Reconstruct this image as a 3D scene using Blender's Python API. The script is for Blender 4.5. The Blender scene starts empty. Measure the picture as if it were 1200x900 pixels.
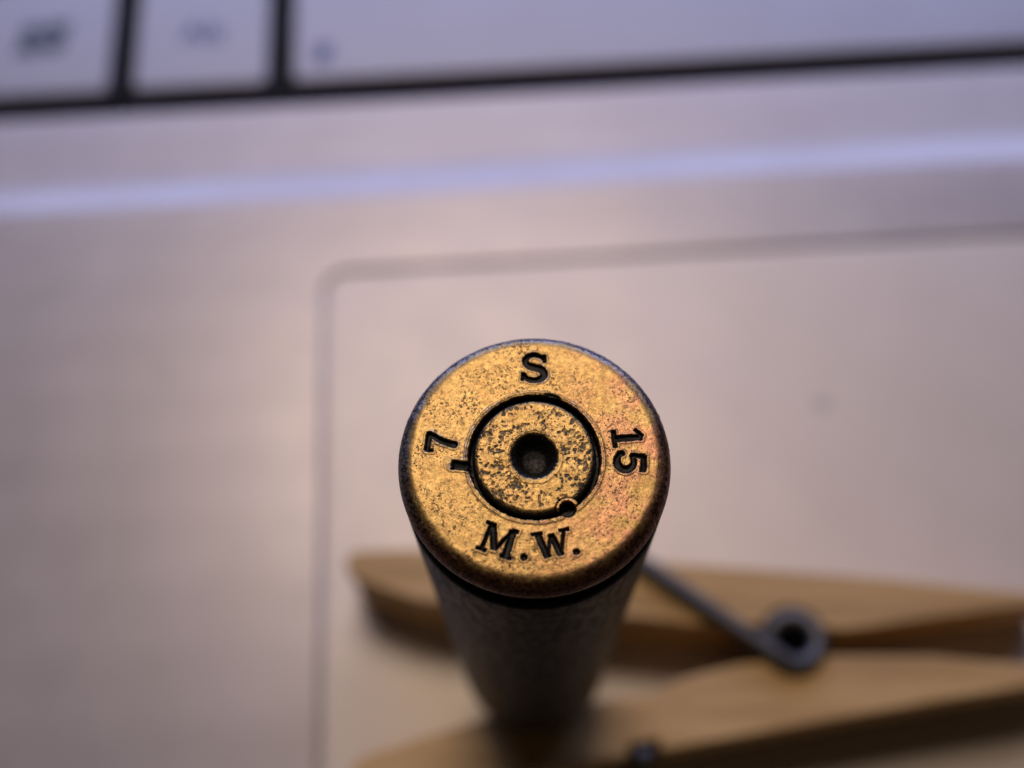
import bpy, bmesh, math, random
import numpy as np
from mathutils import Matrix, Vector

MM = 0.001
scene = bpy.context.scene
col = scene.collection
rng = np.random.default_rng(7)
random.seed(7)

# ------------------------------------------------------------------ camera
F_PX = 1400.0                                   # focal length for a 1200 px wide frame
cam_data = bpy.data.cameras.new("camera")
cam = bpy.data.objects.new("camera", cam_data)
col.objects.link(cam)
cam_data.sensor_width = 36.0
cam_data.lens = 36.0 * F_PX / 1200.0
cam_data.clip_start = 0.002
cam_data.clip_end = 10.0
up = Vector((-25.0, 620.0, F_PX)).normalized()   # world up as the camera sees it
ax = Vector((1, 0, 0)); ax = (ax - up * ax.dot(up)).normalized()
ay = up.cross(ax)
Rm = Matrix((ax, ay, up))
dist = F_PX / 26.6
Pc = Vector((26 / F_PX * dist, -93.6 / F_PX * dist, -dist))
Cw = Vector((0, 0, 56.0)) - Rm @ Pc
cam.matrix_world = Matrix.Translation(Cw * MM) @ Rm.to_4x4()
cam_data.dof.use_dof = True
cam_data.dof.focus_distance = 51.9 * MM
cam_data.dof.aperture_fstop = cam_data.lens / 2.0   # a pupil of 2.0 mm
scene.camera = cam

# ------------------------------------------------------------------ world, lamps, exposure
world = bpy.data.worlds.new("World"); scene.world = world
world.use_nodes = True
world.node_tree.nodes["Background"].inputs[0].default_value = (0.46, 0.34, 0.24, 1)
world.node_tree.nodes["Background"].inputs[1].default_value = 0.05

def area(name, loc, target, sx, sy, power, color):
    l = bpy.data.lights.new(name, 'AREA'); l.shape = 'RECTANGLE'
    l.size = sx; l.size_y = sy; l.energy = power; l.color = color
    o = bpy.data.objects.new(name, l); col.objects.link(o)
    o.location = loc
    o.rotation_euler = (Vector(target) - Vector(loc)).to_track_quat('-Z', 'Y').to_euler()
    return o
area("room_lamp", (-0.030, 0.255, 0.58), (0, 0.01, 0.03), 0.22, 0.17, 1.50, (1.0, 0.80, 0.625))
area("screen_light", (0.0, 0.235, 0.120), (0, 0.0, 0.03), 0.40, 0.11, 0.62, (0.44, 0.53, 1.0))

scene.view_settings.view_transform = 'Standard'
scene.view_settings.look = 'None'
scene.view_settings.exposure = -0.06
scene.view_settings.gamma = 1.0
scene.view_settings.use_curve_mapping = False

# ------------------------------------------------------------------ helpers
def link(name, me, mat=None, parent=None):
    o = bpy.data.objects.new(name, me); col.objects.link(o)
    if mat: me.materials.append(mat)
    if parent: o.parent = parent
    return o

def thing(name, label, cat, loc=(0, 0, 0), rz=0.0):
    o = bpy.data.objects.new(name, None); col.objects.link(o)
    o.location = Vector(loc) * MM; o.rotation_euler = (0, 0, rz)
    o.empty_display_size = 0.01
    o["label"] = label; o["category"] = cat
    return o

def np_mesh(name, verts, faces, attrs=None, smooth=True):
    """verts (n,3) in mm, faces (m,4) quads."""
    me = bpy.data.meshes.new(name)
    n, m = len(verts), len(faces)
    me.vertices.add(n); me.vertices.foreach_set("co", (verts * MM).astype(np.float32).ravel())
    me.loops.add(m * 4); me.polygons.add(m)
    me.loops.foreach_set("vertex_index", faces.astype(np.int32).ravel())
    me.polygons.foreach_set("loop_start", np.arange(0, m * 4, 4, dtype=np.int32))
    me.polygons.foreach_set("loop_total", np.full(m, 4, dtype=np.int32))
    me.polygons.foreach_set("use_smooth", np.full(m, smooth))
    me.update(calc_edges=True)
    for k, v in (attrs or {}).items():
        a = me.attributes.new(k, 'FLOAT', 'POINT'); a.data.foreach_set("value", v.astype(np.float32))
    me.validate()
    return me

def sub_mesh(name, verts, faces, attrs, pick):
    f = faces[pick]
    used, inv = np.unique(f, return_inverse=True)
    return np_mesh(name, verts[used], inv.reshape(-1, 4), {k: v[used] for k, v in attrs.items()})

def sm(a, b, x):
    t = np.clip((x - a) / (b - a), 0, 1)
    return t * t * (3 - 2 * t)

def vnoise(x, y, scale, seed):
    """smooth value noise in [-1,1]"""
    g = np.random.default_rng(seed).uniform(-1, 1, (256, 256))
    x = x / scale + 1000; y = y / scale + 1000
    i = np.floor(x).astype(int); j = np.floor(y).astype(int)
    fx = x - i; fy = y - j
    fx = fx * fx * (3 - 2 * fx); fy = fy * fy * (3 - 2 * fy)
    a = g[i % 256, j % 256]; b = g[(i + 1) % 256, j % 256]
    c = g[i % 256, (j + 1) % 256]; d = g[(i + 1) % 256, (j + 1) % 256]
    return (a * (1 - fx) + b * fx) * (1 - fy) + (c * (1 - fx) + d * fx) * fy

class Nodes:
    def __init__(self, name):
        self.mat = bpy.data.materials.new(name); self.mat.use_nodes = True
        self.t = self.mat.node_tree; self.b = self.t.nodes["Principled BSDF"]
        self.tc = self.t.nodes.new("ShaderNodeTexCoord")
        self.mp = self.t.nodes.new("ShaderNodeMapping"); self.mp.inputs["Scale"].default_value = (1000,) * 3
        self.t.links.new(self.tc.outputs["Object"], self.mp.inputs["Vector"])
        self.co = self.mp.outputs["Vector"]          # object coordinates in millimetres
    def scaled(self, s):
        m = self.t.nodes.new("ShaderNodeMapping"); m.inputs["Scale"].default_value = s
        self.t.links.new(self.co, m.inputs["Vector"]); return m.outputs["Vector"]
    def noise(self, scale, detail=4, rough=0.55, vec=None, out="Fac"):
        n = self.t.nodes.new("ShaderNodeTexNoise")
        n.inputs["Scale"].default_value = scale; n.inputs["Detail"].default_value = detail
        n.inputs["Roughness"].default_value = rough
        self.t.links.new(vec or self.co, n.inputs["Vector"]); return n.outputs[out]
    def ramp(self, src, a, b, va=0.0, vb=1.0):
        m = self.t.nodes.new("ShaderNodeMapRange"); m.interpolation_type = 'SMOOTHSTEP'
        for k, v in zip((1, 2, 3, 4), (a, b, va, vb)): m.inputs[k].default_value = v
        self.t.links.new(src, m.inputs[0]); return m.outputs[0]
    def math(self, op, a, b=None):
        m = self.t.nodes.new("ShaderNodeMath"); m.operation = op
        for k, v in ((0, a), (1, b)):
            if v is None: continue
            if isinstance(v, (int, float)): m.inputs[k].default_value = v
            else: self.t.links.new(v, m.inputs[k])
        return m.outputs[0]
    def mix(self, fac, a, b):
        m = self.t.nodes.new("ShaderNodeMix"); m.data_type = 'RGBA'
        for k, v in ((0, fac), (6, a), (7, b)):
            if isinstance(v, tuple): m.inputs[k].default_value = v + (1,) if len(v) == 3 else v
            elif isinstance(v, (int, float)): m.inputs[k].default_value = v
            else: self.t.links.new(v, m.inputs[k])
        return m.outputs[2]
    def attr(self, name):
        a = self.t.nodes.new("ShaderNodeAttribute"); a.attribute_name = name; return a.outputs["Fac"]
    def set(self, key, v):
        i = self.b.inputs[key]
        if isinstance(v, tuple): i.default_value = v + (1,) if len(v) == 3 else v
        elif isinstance(v, (int, float)): i.default_value = v
        else: self.t.links.new(v, i)
    def bump(self, h, dist_mm, strength=1.0, prev=None):
        n = self.t.nodes.new("ShaderNodeBump"); n.inputs["Distance"].default_value = dist_mm * MM
        n.inputs["Strength"].default_value = strength
        self.t.links.new(h, n.inputs["Height"])
        if prev: self.t.links.new(prev, n.inputs["Normal"])
        self.t.links.new(n.outputs[0], self.b.inputs["Normal"]); return n.outputs[0]

# ------------------------------------------------------------------ materials
def brass_material(name, pit_lo, pit_scale, pink):
    N = Nodes(name)
    blot = N.noise(0.55, 3)
    fine = N.noise(5.0, 5, 0.6)
    base = N.mix(N.ramp(blot, 0.35, 0.68), (0.55, 0.385, 0.150), (0.44, 0.295, 0.105))
    base = N.mix(N.ramp(fine, 0.30, 0.75), (0.38, 0.24, 0.09), base)
    base = N.mix(N.math('MULTIPLY', N.ramp(N.noise(3.6, 6, 0.72), 0.46, 0.64), 0.65), base, (0.30, 0.165, 0.065))
    if pink:                                             # coppery blush on one side of the head
        sx = N.t.nodes.new("ShaderNodeSeparateXYZ"); N.t.links.new(N.co, sx.inputs[0])
        side = N.ramp(N.math('ADD', N.math('MULTIPLY', sx.outputs[0], 0.8), N.math('MULTIPLY', sx.outputs[1], -0.15)), -0.4, 4.2)
        blush = N.math('MULTIPLY', side, N.ramp(N.noise(0.9, 4, 0.6), 0.38, 0.60))
        base = N.mix(N.math('MULTIPLY', blush, 0.85), base, (0.46, 0.225, 0.13))
    spots = N.ramp(N.noise(pit_scale, 4, 0.62), pit_lo, pit_lo + 0.07)
    dense = N.ramp(N.noise(0.75, 4, 0.6), 0.38, 0.62, 0.10, 1.0)
    spots = N.math('MULTIPLY', spots, dense)
    micro = N.ramp(N.noise(17.0, 3, 0.6), 0.54, 0.66)
    micro = N.math('MULTIPLY', micro, N.ramp(N.noise(0.9, 3), 0.36, 0.62, 0.12, 0.50))
    pat = N.math('MAXIMUM', spots, micro)
    c = N.mix(N.math('MULTIPLY', pat, 0.72), base, (0.10, 0.055, 0.03))
    rimmed = N.attr("patina")
    sy = N.t.nodes.new("ShaderNodeSeparateXYZ"); N.t.links.new(N.co, sy.inputs[0])
    grey = N.ramp(N.math('SUBTRACT', sy.outputs[1], N.math('MULTIPLY', sy.outputs[0], 0.5)), -2.5, 3.5)
    pat_a = N.mix(grey, (0.30, 0.15, 0.085), (0.40, 0.36, 0.35)); pat_b = N.mix(grey, (0.075, 0.042, 0.030), (0.06, 0.052, 0.055))
    pat_c = N.mix(N.ramp(N.noise(6.5, 5, 0.65), 0.44, 0.60), pat_a, pat_b)
    rimf = N.ramp(N.math('ADD', rimmed, N.math('MULTIPLY', N.math('SUBTRACT', N.noise(3.2, 5, 0.7), 0.5), 1.1)), 0.25, 0.80)
    c = N.mix(rimf, c, pat_c)
    dirt_shade = N.attr("dirt_shade")
    dirt_shade_fac = N.ramp(N.math('ADD', dirt_shade, N.math('MULTIPLY', N.math('SUBTRACT', N.noise(8.0, 3), 0.5), 0.5)), 0.30, 0.62)
    c = N.mix(dirt_shade_fac, c, (0.009, 0.0085, 0.0085))
    N.set("Base Color", c)
    N.set("Metallic", N.ramp(dirt_shade_fac, 0, 1, 1.0, 0.0)); N.set("Specular IOR Level", 0.32)
    r = N.math('ADD', N.ramp(fine, 0.3, 0.7, 0.36, 0.50), N.math('MULTIPLY', pat, 0.22))
    N.set("Roughness", N.math('ADD', r, N.math('MULTIPLY', dirt_shade_fac, 0.05)))
    h = N.math('SUBTRACT', N.math('MULTIPLY', fine, 0.7), N.math('MULTIPLY', spots, 0.5))
    # worn turning marks: rings round the axis
    ln = N.t.nodes.new("ShaderNodeVectorMath"); ln.operation = 'LENGTH'
    fl = N.scaled((1, 1, 0)); N.t.links.new(fl, ln.inputs[0])
    ring = N.t.nodes.new("ShaderNodeTexNoise"); ring.noise_dimensions = '1D'
    ring.inputs["Scale"].default_value = 9.0; ring.inputs["Detail"].default_value = 3
    N.t.links.new(N.math('ADD', ln.outputs["Value"], N.math('MULTIPLY', N.noise(0.6, 2), 0.25)), ring.inputs["W"])
    h = N.math('ADD', h, N.math('MULTIPLY', ring.outputs["Fac"], 0.28))
    N.bump(h, 0.018, 1.0)
    return N.mat

M_brass = brass_material("old_brass", 0.555, 9.5, True)
M_primer = brass_material("primer_brass", 0.55, 7.0, False)

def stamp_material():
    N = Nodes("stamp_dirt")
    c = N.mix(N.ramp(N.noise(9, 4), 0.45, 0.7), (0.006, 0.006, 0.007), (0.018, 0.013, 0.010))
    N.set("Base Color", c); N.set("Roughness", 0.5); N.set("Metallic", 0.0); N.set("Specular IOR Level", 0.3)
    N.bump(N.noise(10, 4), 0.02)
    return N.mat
M_stamp = stamp_material()

def body_material():
    N = Nodes("tarnished_case_wall")
    v = N.noise(2.2, 5, 0.6, N.scaled((1, 1, 0.35)))
    c = N.mix(N.ramp(v, 0.35, 0.65), (0.042, 0.031, 0.019), (0.010, 0.008, 0.005))
    sp = N.ramp(N.noise(6.0, 4, 0.6), 0.56, 0.66)
    c = N.mix(N.math('MULTIPLY', sp, 0.7), c, (0.03, 0.027, 0.025))
    d = N.attr("dirt_shade"); c = N.mix(d, c, (0.006, 0.006, 0.007))  # extractor groove below the rim: its shade is put into the colour as near-black
    N.set("Base Color", c); N.set("Metallic", N.ramp(d, 0, 1, 0.65, 0.0)); N.set("Specular IOR Level", N.ramp(d, 0, 1, 0.2, 0.05))
    N.set("Roughness", N.ramp(v, 0.3, 0.7, 0.42, 0.55))
    N.bump(N.noise(7, 4), 0.012)
    return N.mat
M_body = body_material()

def plastic(name, c0, c1, rough, spec, metallic, smudges=(), weave=False):
    N = Nodes(name)
    c = N.mix(N.ramp(N.noise(0.10, 3), 0.35, 0.65), c0, c1)
    for (sx, sy, r, k) in smudges:
        d = N.t.nodes.new("ShaderNodeVectorMath"); d.operation = 'DISTANCE'
        fl = N.scaled((1, 1, 0)); N.t.links.new(fl, d.inputs[0]); d.inputs[1].default_value = (sx, sy, 0)
        m = N.ramp(N.math('ADD', d.outputs["Value"], N.math('MULTIPLY', N.noise(0.8, 2), 0.5)), r * 0.5, r * 1.25, k, 0.0)
        c = N.mix(m, c, (0.20, 0.20, 0.24))
    h = N.noise(9.0, 3)
    if weave:                                            # fine printed lines running along the palm rest
        w = N.t.nodes.new("ShaderNodeTexWave"); w.bands_direction = 'Y'
        w.inputs["Scale"].default_value = 0.05; w.inputs["Distortion"].default_value = 1.2
        w.inputs["Detail"].default_value = 2; w.inputs["Detail Scale"].default_value = 0.25
        N.t.links.new(N.scaled((0.25, 1, 1)), w.inputs["Vector"])
        c = N.mix(N.math('MULTIPLY', w.outputs["Fac"], 0.10), c, tuple(x * 0.62 for x in c0))
    N.set("Base Color", c); N.set("Metallic", metallic)
    N.set("Roughness", N.ramp(N.noise(0.16, 4), 0.3, 0.7, rough - 0.02, rough + 0.02))
    N.set("Specular IOR Level", spec)
    N.bump(h, 0.003, 0.5)
    return N.mat

YAW = math.radians(3.1)
M_deck = plastic("silver_deck", (0.44, 0.395, 0.39), (0.46, 0.415, 0.41), 0.37, 0.5, 0.33, ((-34.3, 32.1, 1.6, 0.15),), True)
M_pad = plastic("touchpad_finish", (0.62, 0.545, 0.485), (0.64, 0.56, 0.50), 0.44, 0.5, 0.20, ((29.1, 24.9, 1.1, 0.45),))
M_key = plastic("silver_key", (0.30, 0.285, 0.305), (0.31, 0.295, 0.315), 0.42, 0.5, 0.30)
M_tray = plastic("black_tray", (0.003, 0.003, 0.0035), (0.004, 0.004, 0.005), 0.6, 0.15, 0.0)

def flat(name, c, rough=0.5):
    N = Nodes(name)
    N.set("Base Color", N.mix(N.noise(3, 3), tuple(x * 0.85 for x in c), c)); N.set("Roughness", rough)
    return N.mat
M_ink_dark = flat("dark_blue_print", (0.007, 0.016, 0.045))
M_ink_pale = flat("pale_blue_print", (0.03, 0.045, 0.17))

def wood():
    N = Nodes("pale_wood")
    g = N.noise(1.3, 5, 0.6, N.scaled((0.08, 1.0, 1.0)))
    f = N.noise(6.0, 4, 0.6, N.scaled((0.06, 1.0, 1.0)))
    c = N.mix(N.ramp(g, 0.35, 0.66), (0.64, 0.42, 0.19), (0.52, 0.32, 0.135))
    c = N.mix(N.math('MULTIPLY', N.ramp(f, 0.55, 0.72), 0.35), c, (0.24, 0.14, 0.055))
    c = N.mix(N.math('MULTIPLY', N.ramp(N.noise(0.55, 3, 0.5, N.scaled((0.07, 1.0, 1.0))), 0.48, 0.62), 0.45), c, (0.30, 0.18, 0.07))
    N.set("Base Color", c); N.set("Roughness", 0.62); N.set("Specular IOR Level", 0.3)
    N.bump(f, 0.05, 0.6)
    return N.mat
M_wood = wood()

def steel():
    N = Nodes("spring_steel")
    c = N.mix(N.ramp(N.noise(2.0, 4), 0.4, 0.7), (0.12, 0.12, 0.125), (0.075, 0.07, 0.07))
    N.set("Base Color", c); N.set("Metallic", 0.7); N.set("Roughness", 0.5)
    N.bump(N.noise(8, 3), 0.01)
    return N.mat
M_steel = steel()

# ------------------------------------------------------------------ the laptop under everything
laptop = thing("laptop", "silver laptop with square keys and a large touchpad, lying under the clothespin", "laptop", (0, 0, 0), YAW)

PX0, PX1, PY0, PY1, PR = -18.5, 80.0, -18.0, 42.0, 2.2          # touchpad outline, laptop coordinates (mm)
def pad_sdf(x, y):
    cx, cy = (PX0 + PX1) / 2, (PY0 + PY1) / 2
    qx = np.abs(x - cx) - ((PX1 - PX0) / 2 - PR); qy = np.abs(y - cy) - ((PY1 - PY0) / 2 - PR)
    return np.hypot(np.maximum(qx, 0), np.maximum(qy, 0)) + np.minimum(np.maximum(qx, qy), 0) - PR

DY1 = 63.6                                                        # front lip of the keyboard opening
xs = np.unique(np.concatenate([np.arange(-110, 130.1, 3.0), np.arange(PX0 - 4, PX0 + 5, 0.15), np.arange(PX1 - 4, PX1 + 5, 0.3)]).round(3))
ys = np.unique(np.concatenate([np.arange(-45, DY1, 2.0), np.arange(PY0 - 4, PY0 + 4, 0.3), np.arange(PY1 - 5, PY1 + 3, 0.15),
                               np.arange(48.5, 57, 0.1), np.arange(DY1 - 1.2, DY1 + 0.01, 0.06)]).round(3))
X, Y = np.meshgrid(xs, ys)
s = pad_sdf(X, Y)
Z = np.where(s > 0, 0.35, 0.0)
Z = 0.26 * sm(-0.20, 0.50, s) - 0.07 * np.exp(-((s + 0.05) / 0.25) ** 2)
ramp_w = lambda y, k: 0.5 * (y + np.sqrt(y * y + k))              # softly rounded corner
Z = Z - 0.205 * (ramp_w(Y - 51.1, 0.12) - ramp_w(Y - 54.1, 1.3))
e = np.clip(Y - (DY1 - 0.7), 0, 0.7)
Z = Z - (0.7 - np.sqrt(np.maximum(0.49 - e * e, 0)))
ny, nx = X.shape
V = np.stack([X, Y, Z], -1).reshape(-1, 3)
idx = np.arange(nx * ny).reshape(ny, nx)
Fq = np.stack([idx[:-1, :-1], idx[:-1, 1:], idx[1:, 1:], idx[1:, :-1]], -1).reshape(-1, 4)
fs = s.ravel()[Fq].mean(1)
at = {"s": s.ravel()}
me = sub_mesh("touchpad", V, Fq, at, fs < -0.15)
link("touchpad", me, M_pad, laptop)
me = sub_mesh("palm_rest", V, Fq, at, fs >= -0.15)
bm = bmesh.new(); bm.from_mesh(me)                                 # walls of the casing below the outer edges
out = [ed for ed in bm.edges if ed.is_boundary and (
    max(v.co.y for v in ed.verts) < -0.0449 or min(v.co.y for v in ed.verts) > (DY1 - 0.02) * MM
    or max(v.co.x for v in ed.verts) < -0.1099 or min(v.co.x for v in ed.verts) > 0.1289)]
r = bmesh.ops.extrude_edge_only(bm, edges=out)
for v in r["geom"]:
    if isinstance(v, bmesh.types.BMVert): v.co.z = -0.012
bm.to_mesh(me); bm.free()
link("palm_rest", me, M_deck, laptop)

def rounded_slab(w, h, r, z0, z1, ch, seg=6, dish=0.0):
    """rounded rectangular block centred at the origin, chamfered top"""
    bm = bmesh.new()
    def ring(inset, z):
        vs = []
        for cx, cy, a0 in ((1, 1, 0), (-1, 1, 90), (-1, -1, 180), (1, -1, 270)):
            for k in range(seg + 1):
                a = math.radians(a0 + 90 * k / seg)
                rr = max(r - inset, 0.05)
                vs.append(bm.verts.new((((w / 2 - r) * cx + rr * math.cos(a)) * MM, ((h / 2 - r) * cy + rr * math.sin(a)) * MM, z * MM)))
        return vs
    rings = [ring(-0.1, z0), ring(0, z1 - ch)]
    for k in range(1, 5):
        a = math.pi / 2 * k / 4
        rings.append(ring(ch * (1 - math.cos(a)), z1 - ch + ch * math.sin(a)))
    for a, b in zip(rings, rings[1:]):
        n = len(a)
        for i in range(n):
            f = bm.faces.new((a[i], a[(i + 1) % n], b[(i + 1) % n], b[i])); f.smooth = True
    bm.faces.new(rings[-1]); bm.faces.new(list(reversed(rings[0])))
    return bm

tray = rounded_slab(250, 60, 2, -9.0, -3.6, 0.2)
bmesh.ops.translate(tray, verts=tray.verts, vec=Vector((9.0, DY1 + 29.9, 0)) * MM)
tm = bpy.data.meshes.new("keyboard_tray"); tray.to_mesh(tm); tray.free()
link("keyboard_tray", tm, M_tray, laptop)

PITCH = 17.55; GAP = 2.8
key_mesh = {}
def key(x0, row, w_units):
    w = PITCH * w_units - GAP; h = 15.4
    if w_units not in key_mesh:
        b = rounded_slab(w, h, 0.9, -3.1, 0.0, 0.45)
        m = bpy.data.meshes.new("key"); b.to_mesh(m); b.free(); m.materials.append(M_key)
        key_mesh[w_units] = m
    o = bpy.data.objects.new("key", key_mesh[w_units]); col.objects.link(o); o.parent = laptop
    o.location = Vector((x0 + GAP / 2 + w / 2, 66.5 + row * 17.5 + h / 2, -0.15)) * MM
    return o
X_ALT = -41.35
k_fn = key(X_ALT - 2 * PITCH, 0, 1)
k_win = key(X_ALT - PITCH, 0, 1); k_win["label"] = "key printed with a four-pane flag emblem"
k_alt = key(X_ALT, 0, 1); k_alt["label"] = "key with a pale blue Alt legend"
k_space = key(X_ALT + PITCH, 0, 5); k_space["label"] = "long space bar"
key(X_ALT + 6 * PITCH, 0, 1)
for i in range(-2, 8): key(X_ALT + PITCH * (i + 0.45), 1, 1)

def poly_bm(polys, z, t):
    bm = bmesh.new()
    for p in polys:
        lo = [bm.verts.new((x * MM, y * MM, z * MM)) for x, y in p]
        hi = [bm.verts.new((x * MM, y * MM, (z + t) * MM)) for x, y in p]
        bm.faces.new(hi); n = len(p)
        for i in range(n): bm.faces.new((lo[i], lo[(i + 1) % n], hi[(i + 1) % n], hi[i]))
    return bm
def add_legend(bm, mat, parent):
    m = bpy.data.meshes.new("key_legend"); bmesh.ops.recalc_face_normals(bm, faces=bm.faces); bm.to_mesh(m); bm.free()
    return link("key_legend", m, mat, parent)
# wavy four-pane flag
def wave(u): return 0.22 * math.sin(u * 3.0 + 0.3)
panes = []
for u0, u1 in ((-2.2, -0.12), (0.12, 2.2)):
    for v0, v1 in ((-1.75, -0.12), (0.12, 1.75)):
        n = 6; us = [u0 + (u1 - u0) * k / n for k in range(n + 1)]; FS = 1.22
        panes.append([(FS * (u + 0.16 * v) - 0.3, FS * (v + wave(u) + 0.10 * u)) for u, v in [(u, v0) for u in us] + [(u, v1) for u in reversed(us)]])
add_legend(poly_bm(panes, -0.002, 0.006), M_ink_dark, k_win)
txt = bpy.data.curves.new("alt_text", 'FONT'); txt.body = "Alt"; txt.align_x = 'CENTER'; txt.align_y = 'CENTER'; txt.size = 3.9 * MM
txt.extrude = 0.004 * MM; txt.offset = 0.10 * MM
to = bpy.data.objects.new("key_legend", txt); col.objects.link(to)
bpy.context.view_layer.update()
tmesh = bpy.data.meshes.new_from_object(to.evaluated_get(bpy.context.evaluated_depsgraph_get()))
bpy.data.objects.remove(to); bpy.data.curves.remove(txt)
tmesh.transform(Matrix.Translation((0.0 * MM, -0.5 * MM, 0.003 * MM)))
tmesh.materials.clear()
link("key_legend", tmesh, M_ink_pale, k_alt)
bx = -19.1 - (k_space.location.x / MM); by = 70.0 - (k_space.location.y / MM)
add_legend(poly_bm([[(bx - 1.0, by - 1.3), (bx + 0.8, by - 1.3), (bx + 1.1, by + 1.3), (bx - 0.7, by + 1.3)]], -0.002, 0.006), M_ink_pale, k_space)

# ------------------------------------------------------------------ the cartridge case
case = thing("cartridge_case", "old brass cartridge case standing in the clothespin, its head stamped with letters and digits", "cartridge case")
ZF = 57.0                                                       # face of the head
RO, RF = 5.97, 5.22

# --- stamped marks: signed distance of each glyph, in face coordinates (mm from the primer)
def seg(x, y, x0, y0, x1, y1, w):                                # stroke with square ends, half width w
    dx, dy = x1 - x0, y1 - y0; L = math.hypot(dx, dy); dx /= L; dy /= L
    u = (x - (x0 + x1) / 2) * dx + (y - (y0 + y1) / 2) * dy
    v = -(x - (x0 + x1) / 2) * dy + (y - (y0 + y1) / 2) * dx
    qx = np.abs(u) - L / 2; qy = np.abs(v) - w
    return np.hypot(np.maximum(qx, 0), np.maximum(qy, 0)) + np.minimum(np.maximum(qx, qy), 0)
def cap(x, y, x0, y0, x1, y1, w0, w1):                           # round stroke, width changes along it
    dx, dy = x1 - x0, y1 - y0
    t = np.clip(((x - x0) * dx + (y - y0) * dy) / (dx * dx + dy * dy), 0, 1)
    return np.hypot(x - x0 - t * dx, y - y0 - t * dy) - (w0 + (w1 - w0) * t)
def path(x, y, pts):                                             # pts: (x, y, half width)
    d = None
    for a, b in zip(pts, pts[1:]):
        q = cap(x, y, a[0], a[1], b[0], b[1], a[2], b[2]); d = q if d is None else np.minimum(d, q)
    return d
def U(*a):
    d = a[0]
    for q in a[1:]: d = np.minimum(d, q)
    return d
def arc(cx, cy, rx, ry, a0, a1, n, wf):
    out = []
    for k in range(n + 1):
        t = k / n; a = math.radians(a0 + (a1 - a0) * t)
        out.append((cx + rx * math.cos(a), cy + ry * math.sin(a), wf(t)))
    return out
# each glyph sits in a box about 1 high, centred on the origin, y up
def g_S(x, y):
    th = lambda t: 0.065 + 0.065 * math.sin(math.pi * t)
    top = arc(0.0, 0.235, 0.30, 0.225, 20, 235, 12, lambda t: 0.060 + 0.05 * t)
    bot = arc(0.0, -0.235, 0.335, 0.235, 55, -165, 12, lambda t: 0.115 - 0.045 * t)
    return U(path(x, y, top), path(x, y, bot), path(x, y, [top[-1], (0, 0, 0.125), bot[0]]),
             seg(x, y, 0.335, 0.19, 0.335, 0.47, 0.045), seg(x, y, -0.365, -0.20, -0.365, -0.49, 0.045))
def g_1(x, y):
    return U(seg(x, y, 0, -0.46, 0, 0.46, 0.105), seg(x, y, -0.30, -0.44, 0.30, -0.44, 0.060),
             cap(x, y, -0.05, 0.44, -0.26, 0.28, 0.07, 0.05))
def g_5(x, y):
    bowl = arc(-0.02, -0.16, 0.30, 0.27, 130, -150, 14, lambda t: 0.065 + 0.055 * math.sin(math.pi * t))
    return U(path(x, y, bowl), seg(x, y, -0.22, 0.02, -0.22, 0.44, 0.075), seg(x, y, -0.25, 0.42, 0.27, 0.42, 0.085),
             cap(x, y, -0.27, -0.28, -0.25, -0.34, 0.09, 0.09), seg(x, y, 0.27, 0.32, 0.27, 0.50, 0.04))
def g_7(x, y):
    return U(seg(x, y, -0.32, 0.40, 0.33, 0.40, 0.085), seg(x, y, -0.31, 0.20, -0.31, 0.45, 0.055),
             path(x, y, [(0.29, 0.38, 0.08), (0.05, -0.05, 0.10), (-0.03, -0.47, 0.115)]))
def g_M(x, y):
    return U(seg(x, y, -0.44, -0.46, -0.40, 0.46, 0.060), seg(x, y, 0.44, -0.46, 0.40, 0.46, 0.115),
             seg(x, y, -0.38, 0.46, 0.0, -0.34, 0.110), seg(x, y, 0.0, -0.34, 0.38, 0.44, 0.050),
             seg(x, y, -0.64, -0.46, -0.27, -0.46, 0.050), seg(x, y, 0.26, -0.46, 0.66, -0.46, 0.050),
             seg(x, y, -0.60, 0.46, -0.34, 0.46, 0.050), seg(x, y, 0.36, 0.46, 0.60, 0.46, 0.050))
def g_W(x, y):
    return U(seg(x, y, -0.48, 0.46, -0.24, -0.44, 0.110), seg(x, y, -0.24, -0.44, 0.0, 0.36, 0.050),
             seg(x, y, 0.0, 0.36, 0.24, -0.44, 0.110), seg(x, y, 0.24, -0.44, 0.48, 0.46, 0.050),
             seg(x, y, -0.68, 0.46, -0.30, 0.46, 0.050), seg(x, y, 0.32, 0.46, 0.66, 0.46, 0.050))
def g_dot(x, y): return np.hypot(x, y) - 0.115
def g_bar(x, y): return seg(x, y, -0.5, 0, 0.5, 0, 0.5)

def px(x, y):                                                    # photograph pixel -> face coordinates
    return ((x - 626.0) / 27.1, -(y - 536.5) / 25.4)
# name, function, centre, size (x, y), rotation in degrees, label
glyphs = [
    ("stamped_letter", g_S, px(627, 429.5), (1.36, 1.36), -2, "letter S"),
    ("stamped_digit", g_7, px(515, 520), (1.28, 1.30), 84, "digit 7"),
    ("stamped_digit", g_1, px(736.5, 516), (1.30, 1.33), -86, "digit 1"),
    ("stamped_digit", g_5, px(738.5, 544), (1.34, 1.36), -95, "digit 5"),
    ("stamped_letter", g_M, px(584, 632), (1.20, 1.28), -19, "letter M"),
    ("stamped_dot", g_dot, px(613.5, 651), (1.15, 1.15), 0, "full stop after the M"),
    ("stamped_letter", g_W, px(646, 637), (1.18, 1.18), 9, "letter W"),
    ("stamped_dot", g_dot, px(673, 645.5), (1.10, 1.10), 0, "full stop after the W"),
    ("stamped_notch", g_bar, px(540, 547.5), (0.78, 0.40), -7, "short notch left of the primer"),
]
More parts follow.
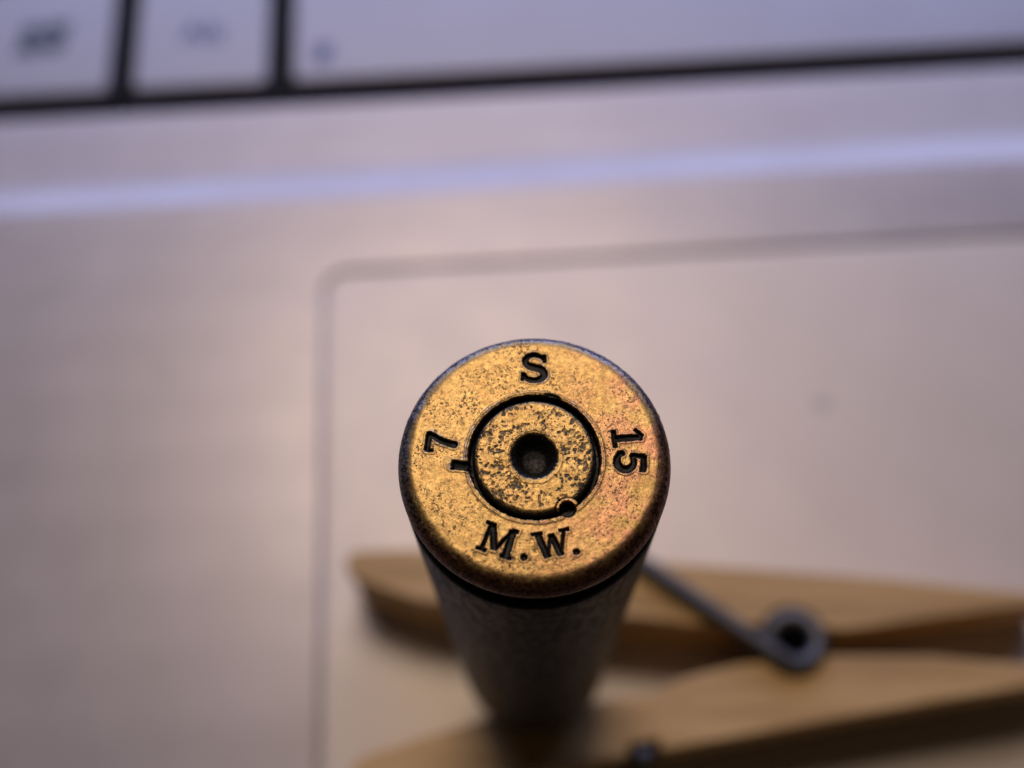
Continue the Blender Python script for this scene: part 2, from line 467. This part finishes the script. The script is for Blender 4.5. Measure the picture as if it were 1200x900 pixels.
def glyph_sdf(g, x, y):
    _, fn, (cx, cy), (sx, sy), rot, _ = g
    a = math.radians(rot); c, s_ = math.cos(a), math.sin(a)
    dx, dy = x - cx, y - cy
    u = (dx * c + dy * s_) / sx; v = (-dx * s_ + dy * c) / sy
    return fn(u, v) * min(sx, sy)

NT = 1500
rr = np.concatenate([np.linspace(2.30, 2.80, 14)[:-1], np.linspace(2.80, 3.05, 14)[:-1], np.linspace(3.05, 5.25, 92)[:-1], np.linspace(5.25, RO, 28)])
tt = np.linspace(0, 2 * math.pi, NT, endpoint=False)
Rg, Tg = np.meshgrid(rr, tt, indexing='ij')
ecc = 0.02 * np.sin(Tg - 0.7) + 0.015 * np.sin(3 * Tg)             # the pocket rim is a little uneven
gx, gy = Rg * np.cos(Tg), Rg * np.sin(Tg)
wob = 0.020 * vnoise(gx, gy, 0.16, 3) + 0.012 * vnoise(gx, gy, 0.07, 4)
H = 0.012 * vnoise(gx, gy, 0.9, 1) + 0.006 * vnoise(gx, gy, 0.3, 2)
# rounded outer bevel of the rim
q = np.clip((Rg + wob * 0.6 - RF) / (RO - RF), 0, 1.0)
H = H - 0.90 * (1 - np.sqrt(np.maximum(1 - q * q * 0.985, 0.0)))
# primer pocket
pk = Rg + ecc + wob
H = H - 0.62 * sm(2.91, 2.80, pk) + 0.02 * np.exp(-((pk - 3.03) / 0.06) ** 2)
dirt_shade = sm(2.91, 2.83, pk)
glyph_d = []
for g in glyphs:
    d = glyph_sdf(g, gx, gy) + wob * 0.9
    glyph_d.append(d)
    depth = (1 + 0.35 * vnoise(gx, gy, 0.5, 40)) * 0.20 if g[0] != "stamped_dot" else 0.16
    H = H - depth * sm(0.03, -0.07, d) + 0.014 * np.exp(-((d - 0.07) / 0.05) ** 2)
    dirt_shade = np.maximum(dirt_shade, sm(0.045, -0.03, d))
# dents by the pocket: a burr at lower right, a nick at the top
bx_, by_ = px(664, 598); d = np.hypot(gx - bx_, gy - by_)
H = H - 0.22 * sm(0.40, 0.26, d) * sm(2.8, 2.9, pk) ; dirt_shade = np.maximum(dirt_shade, sm(0.42, 0.30, d + wob))
cres = np.exp(-((np.hypot(gx - bx_, gy - by_) - 0.43) / 0.07) ** 2) * (np.arctan2(gy - by_, gx - bx_) > 0.5)
cw = np.clip(cres * 2.6, 0, 1); H = H * (1 - cw) + 0.05 * cw; dirt_shade = dirt_shade * (1 - cw)
nx_, ny_ = px(648, 466.5); ca, sa = math.cos(-0.3), math.sin(-0.3); d = np.hypot(((gx - nx_) * ca + (gy - ny_) * sa) / 2.2, -(gx - nx_) * sa + (gy - ny_) * ca)
H = H - 0.12 * sm(0.20, 0.10, d); dirt_shade = np.maximum(dirt_shade, sm(0.20, 0.11, d + wob))
patina = sm(RF + 0.08, RF + 0.56, Rg + 0.10 * vnoise(gx, gy, 0.8, 8))
near = np.minimum(np.min(np.abs(np.stack(glyph_d)), 0), np.abs(pk - 3.0))        # grime left round the stamps and the pocket
patina = np.maximum(patina, (0.40 + 0.30 * vnoise(gx, gy, 0.45, 41)) * np.exp(-(near / 0.16) ** 2))
V = np.stack([gx, gy, ZF + H], -1).reshape(-1, 3)
idx = np.arange(len(rr) * NT).reshape(len(rr), NT)
nxt = np.roll(idx, -1, axis=1)
Fq = np.stack([idx[:-1], idx[1:], nxt[1:], nxt[:-1]], -1).reshape(-1, 4)
attrs = {"dirt_shade": dirt_shade.ravel(), "patina": patina.ravel()}
owner = np.full(len(Fq), -1)
for k, d in enumerate(glyph_d):
    owner[d.ravel()[Fq].max(1) < -0.065 if glyphs[k][0] != "stamped_notch" else d.ravel()[Fq].max(1) < -0.06] = k
head = link("case_head", sub_mesh("case_head", V, Fq, attrs, owner < 0), M_brass, case)
for k, g in enumerate(glyphs):
    if (owner == k).sum() < 4: continue
    o = link(g[0], sub_mesh(g[0], V, Fq, attrs, owner == k), M_stamp, head)
    o["label"] = g[5]

# --- primer: domed disk with the firing-pin dent
rr = np.concatenate([np.linspace(0.02, 1.0, 26)[:-1], np.linspace(1.0, 1.30, 22)[:-1], np.linspace(1.30, 2.36, 36)[:-1], np.linspace(2.36, 2.69, 22)])
NP = 720
tt = np.linspace(0, 2 * math.pi, NP, endpoint=False)
Rg, Tg = np.meshgrid(rr, tt, indexing='ij'); gx, gy = Rg * np.cos(Tg), Rg * np.sin(Tg)
wob = 0.03 * vnoise(gx, gy, 0.20, 13) + 0.03 * vnoise(gx, gy, 0.09, 14)
H = -0.02 + 0.012 * vnoise(gx, gy, 0.6, 11) + 0.004 * vnoise(gx, gy, 0.2, 12)
e = np.clip((Rg - 2.40) / 0.29, 0, 1)
H = H - 0.32 * (1 - np.sqrt(np.maximum(1 - e * e * 0.99, 0)))
ho = Rg + wob * 0.8 + 0.02 * np.sin(2 * Tg + 1)
H = H - 0.75 * sm(1.10, 0.50, ho) - 0.15 * sm(0.9, 0.0, ho) + 0.015 * np.exp(-((ho - 1.2) / 0.08) ** 2)
crack = sm(0.30, 0.50, vnoise(gx, gy, 0.15, 22) * 0.75 + vnoise(gx, gy, 0.08, 23) * 0.55)
crack = crack * sm(-0.35, 0.25, vnoise(gx, gy, 0.55, 31)) + sm(0.34, 0.5, vnoise(gx, gy, 0.28, 32) * 0.8 + vnoise(gx, gy, 0.1, 33) * 0.4) * 0.9
crack = np.clip(crack, 0, 1) * sm(1.0, 1.3, Rg)
H = H - 0.018 * crack
pit_floor = sm(0.95, 0.25, ho + 1.5 * wob)
dirt_shade = np.maximum(sm(1.08, 0.95, ho) * (1 - 0.42 * pit_floor), sm(2.48, 2.62, Rg + wob)); dirt_shade = np.maximum(dirt_shade, crack * 0.55)
d = np.hypot(gx - bx_, gy - by_)                                  # bite of the burr into the primer edge
H = H - 0.30 * sm(0.56, 0.48, d); dirt_shade = np.maximum(dirt_shade, sm(0.57, 0.50, d))
V = np.stack([gx, gy, ZF + H], -1).reshape(-1, 3)
idx = np.arange(len(rr) * NP).reshape(len(rr), NP); nxt = np.roll(idx, -1, axis=1)
Fq = np.stack([idx[:-1], idx[1:], nxt[1:], nxt[:-1]], -1).reshape(-1, 4)
Fq = np.concatenate([Fq, np.stack([idx[0, 0:NP:2], nxt[0, 0:NP:2], nxt[0, (np.arange(0, NP, 2) + 1) % NP], np.full(NP // 2, len(V))], -1)])
V = np.concatenate([V, [[0, 0, V[:NP, 2].mean()]]])
pme = np_mesh("primer", V, Fq, {"dirt_shade": np.append(dirt_shade.ravel(), 0.45), "patina": np.append(pit_floor.ravel(), 1.0)})
link("primer", pme, M_primer, case)

# --- lathe: rim edge, extractor groove, body, shoulder and neck
def lathe(profile, n, attr=None):
    p = np.array([(a, b) for a, b, *_ in profile]); t = np.linspace(0, 2 * math.pi, n, endpoint=False)
    V = np.stack([np.outer(p[:, 0], np.cos(t)), np.outer(p[:, 0], np.sin(t)), np.repeat(p[:, 1][:, None], n, 1)], -1).reshape(-1, 3)
    idx = np.arange(len(p) * n).reshape(len(p), n); nxt = np.roll(idx, -1, axis=1)
    Fq = np.stack([idx[:-1], idx[1:], nxt[1:], nxt[:-1]], -1).reshape(-1, 4)
    at = {"dirt_shade": np.repeat([a[2] for a in profile], n), "patina": np.repeat([a[3] for a in profile], n)}
    return V, Fq, at
zr = ZF - 0.90 * (1 - math.sqrt(0.015))
prof = [(RO, zr + 0.01, 0, 1), (RO + 0.012, zr - 0.06, 0, 1), (RO + 0.012, zr - 0.20, 0, 1), (RO, zr - 0.36, 0, 1), (RO - 0.05, zr - 0.44, 0.2, 1), (RO - 0.14, zr - 0.48, 0.7, 1), (5.2, zr - 0.52, 1, 1)]
link("rim_edge", np_mesh("rim_edge", *lathe(prof, 256)), M_brass, case)
z0 = zr - 0.52
prof = [(5.2, z0 - 0.003, 1, 0), (5.08, z0 - 0.08, 1, 0), (5.05, z0 - 0.2, 1, 0), (5.05, z0 - 0.95, 1, 0), (5.12, z0 - 1.05, 1, 0), (5.82, z0 - 1.75, 0.9, 0), (5.93, z0 - 1.95, 0.2, 0), (5.95, z0 - 2.2, 0, 0)]  # third value paints the shade of the groove under the rim
for k in range(1, 21):
    z = z0 - 2.2 - (z0 - 2.2 - 12.5) * k / 20
    prof.append((5.95 - 0.48 * k / 20, z, 0, 0))
prof += [(5.40, 12.2, 0, 0), (4.68, 9.6, 0, 0), (4.57, 9.2, 0, 0), (4.57, 5.0, 0, 0), (4.57, 0.05, 0, 0), (4.50, 0.0, 0, 0), (4.20, 0.0, 0.5, 0), (4.2, 3.0, 1, 0), (4.2, 9.0, 1, 0), (5.0, 12.5, 1, 0), (5.0, 40, 1, 0)]
link("case_wall", np_mesh("case_wall", *lathe(prof, 256)), M_body, case)

# ------------------------------------------------------------------ the clothespin gripping the neck
pin = thing("clothespin", "wooden clothespin with a steel spring gripping the mouth of the cartridge case", "clothespin", (20.9, 1.9, 0))
PO = Vector((20.9, 1.9, 0))
ZP = 9.0
def arc_pts(cx, cy, r, a0, a1, n):
    return [(cx + r * math.cos(math.radians(a0 + (a1 - a0) * k / n)), cy + r * math.sin(math.radians(a0 + (a1 - a0) * k / n))) for k in range(n + 1)]
CX, CY, CR = 20.9, 1.9, 2.75
upper = [(-15.6, 8.3), (-14.7, 7.2), (-9.0, 5.2)]
upper += arc_pts(0, 0, 4.62, 101, 70, 10)
upper += [(8.0, 3.85), (13.0, 3.25)]
upper += arc_pts(CX, CY, CR, 152, 22, 12)
upper += [(25.0, 2.75), (33.0, 3.8), (41.0, 4.85), (43.6, 5.2), (43.4, 5.5), (40, 5.85), (28, 7.1), (20, 7.75)] + [(11, 8.45), (6, 8.9), (-6, 9.75), (-14.6, 9.6), (-15.4, 9.2)]
lower = [(-14.6, -8.6), (-13.7, -7.0), (-8.0, -5.2), (-4.4, -4.25)]
lower += arc_pts(0, 0, 4.62, 234, 322, 12)
lower += [(5.0, -2.75), (9.2, -2.25), (10.4, -1.9), (11.2, -1.2), (14.0, -0.45), (16.5, 0.1)]
lower += arc_pts(CX, CY, CR, 215, 335, 10)
lower += [(25.5, 0.75), (32, 0.7), (39, -0.05), (43.4, -0.6), (43.7, -0.9), (43.2, -1.1), (38.7, -1.8), (28, -3.5), (18, -5.2), (9.9, -6.57), (9.7, -5.7), (7.4, -6.1), (7.2, -7.03), (5, -7.4), (-6, -9.3), (-14, -10.6), (-15.0, -10.2)]

def arm(poly, flip):
    bm = bmesh.new()
    vs = [bm.verts.new(((x - PO.x) * MM, (y - PO.y) * MM, 0)) for x, y in poly]
    f = bm.faces.new(vs if not flip else list(reversed(vs)))
    if f.normal.z > 0: pass
    r = bmesh.ops.extrude_face_region(bm, geom=[f])
    for v in r["geom"]:
        if isinstance(v, bmesh.types.BMVert): v.co.z = ZP * MM
    bmesh.ops.recalc_face_normals(bm, faces=bm.faces)
    es = [e for e in bm.edges if abs(e.verts[0].co.z - e.verts[1].co.z) < 1e-6]
    bmesh.ops.bevel(bm, geom=es, offset=0.35 * MM, segments=3, profile=0.5, affect='EDGES', clamp_overlap=True)
    for fc in bm.faces: fc.smooth = False
    me = bpy.data.meshes.new("jaw_arm"); bm.to_mesh(me); bm.free()
    return link("jaw_arm", me, M_wood, pin)
arm(upper, False); arm(lower, False)

def tube(name, pts, r, n=14):
    P = np.array(pts, float); m = len(P)
    T = np.gradient(P, axis=0); T /= np.linalg.norm(T, axis=1)[:, None]
    nrm = np.cross(T[0], [0.3, 0.2, 1.0]); nrm /= np.linalg.norm(nrm)
    rings = []
    for i in range(m):
        nrm = nrm - T[i] * nrm.dot(T[i]); nrm /= np.linalg.norm(nrm); b = np.cross(T[i], nrm)
        a = np.linspace(0, 2 * math.pi, n, endpoint=False)
        rings.append(P[i] + r * (np.outer(np.cos(a), nrm) + np.outer(np.sin(a), b)))
    V = np.concatenate(rings) - np.array(PO)
    idx = np.arange(m * n).reshape(m, n); nxt = np.roll(idx, -1, axis=1)
    Fq = np.stack([idx[:-1], nxt[:-1], nxt[1:], idx[1:]], -1).reshape(-1, 4)
    me = np_mesh(name, V, Fq)
    bm = bmesh.new(); bm.from_mesh(me); bmesh.ops.holes_fill(bm, edges=[e for e in bm.edges if e.is_boundary], sides=0)
    bmesh.ops.recalc_face_normals(bm, faces=bm.faces); bm.to_mesh(me); bm.free()
    return me
WR = 0.72; RC = 1.95
# hook on the far side of the upper arm, over its top, then five turns down, and out under the lower arm to its hook
pts = [(5.5, 9.75, 4.2), (6.2, 9.7, 6.5), (6.9, 9.6, 8.6), (7.4, 9.3, 9.6), (8.2, 8.7, 9.8)]
a0 = -125.0
p_t = (CX + RC * math.cos(math.radians(a0)), CY + RC * math.sin(math.radians(a0)), 9.75)
for k in range(1, 13):
    t = k / 13; pts.append((8.2 + (p_t[0] - 8.2) * t, 8.7 + (p_t[1] - 8.7) * t, 9.8))
turns = 5.35; zt, zb = 9.75, 1.3
nst = 150
for k in range(nst + 1):
    t = k / nst; a = math.radians(a0 + 360 * turns * t)
    pts.append((CX + RC * math.cos(a), CY + RC * math.sin(a), zt + (zb - zt) * t))
last = pts[-1]
hook = [(9.3, -6.0, 0.75), (8.8, -6.7, 1.2), (8.6, -6.95, 2.4), (8.55, -7.0, 6.0), (8.5, -7.0, 9.2)]
for k in range(1, 10):
    t = k / 10; pts.append((last[0] + (hook[0][0] - last[0]) * t, last[1] + (hook[0][1] - last[1]) * t, last[2] + (hook[0][2] - last[2]) * t))
pts += hook
link("spring", tube("spring", pts, WR), M_steel, pin)
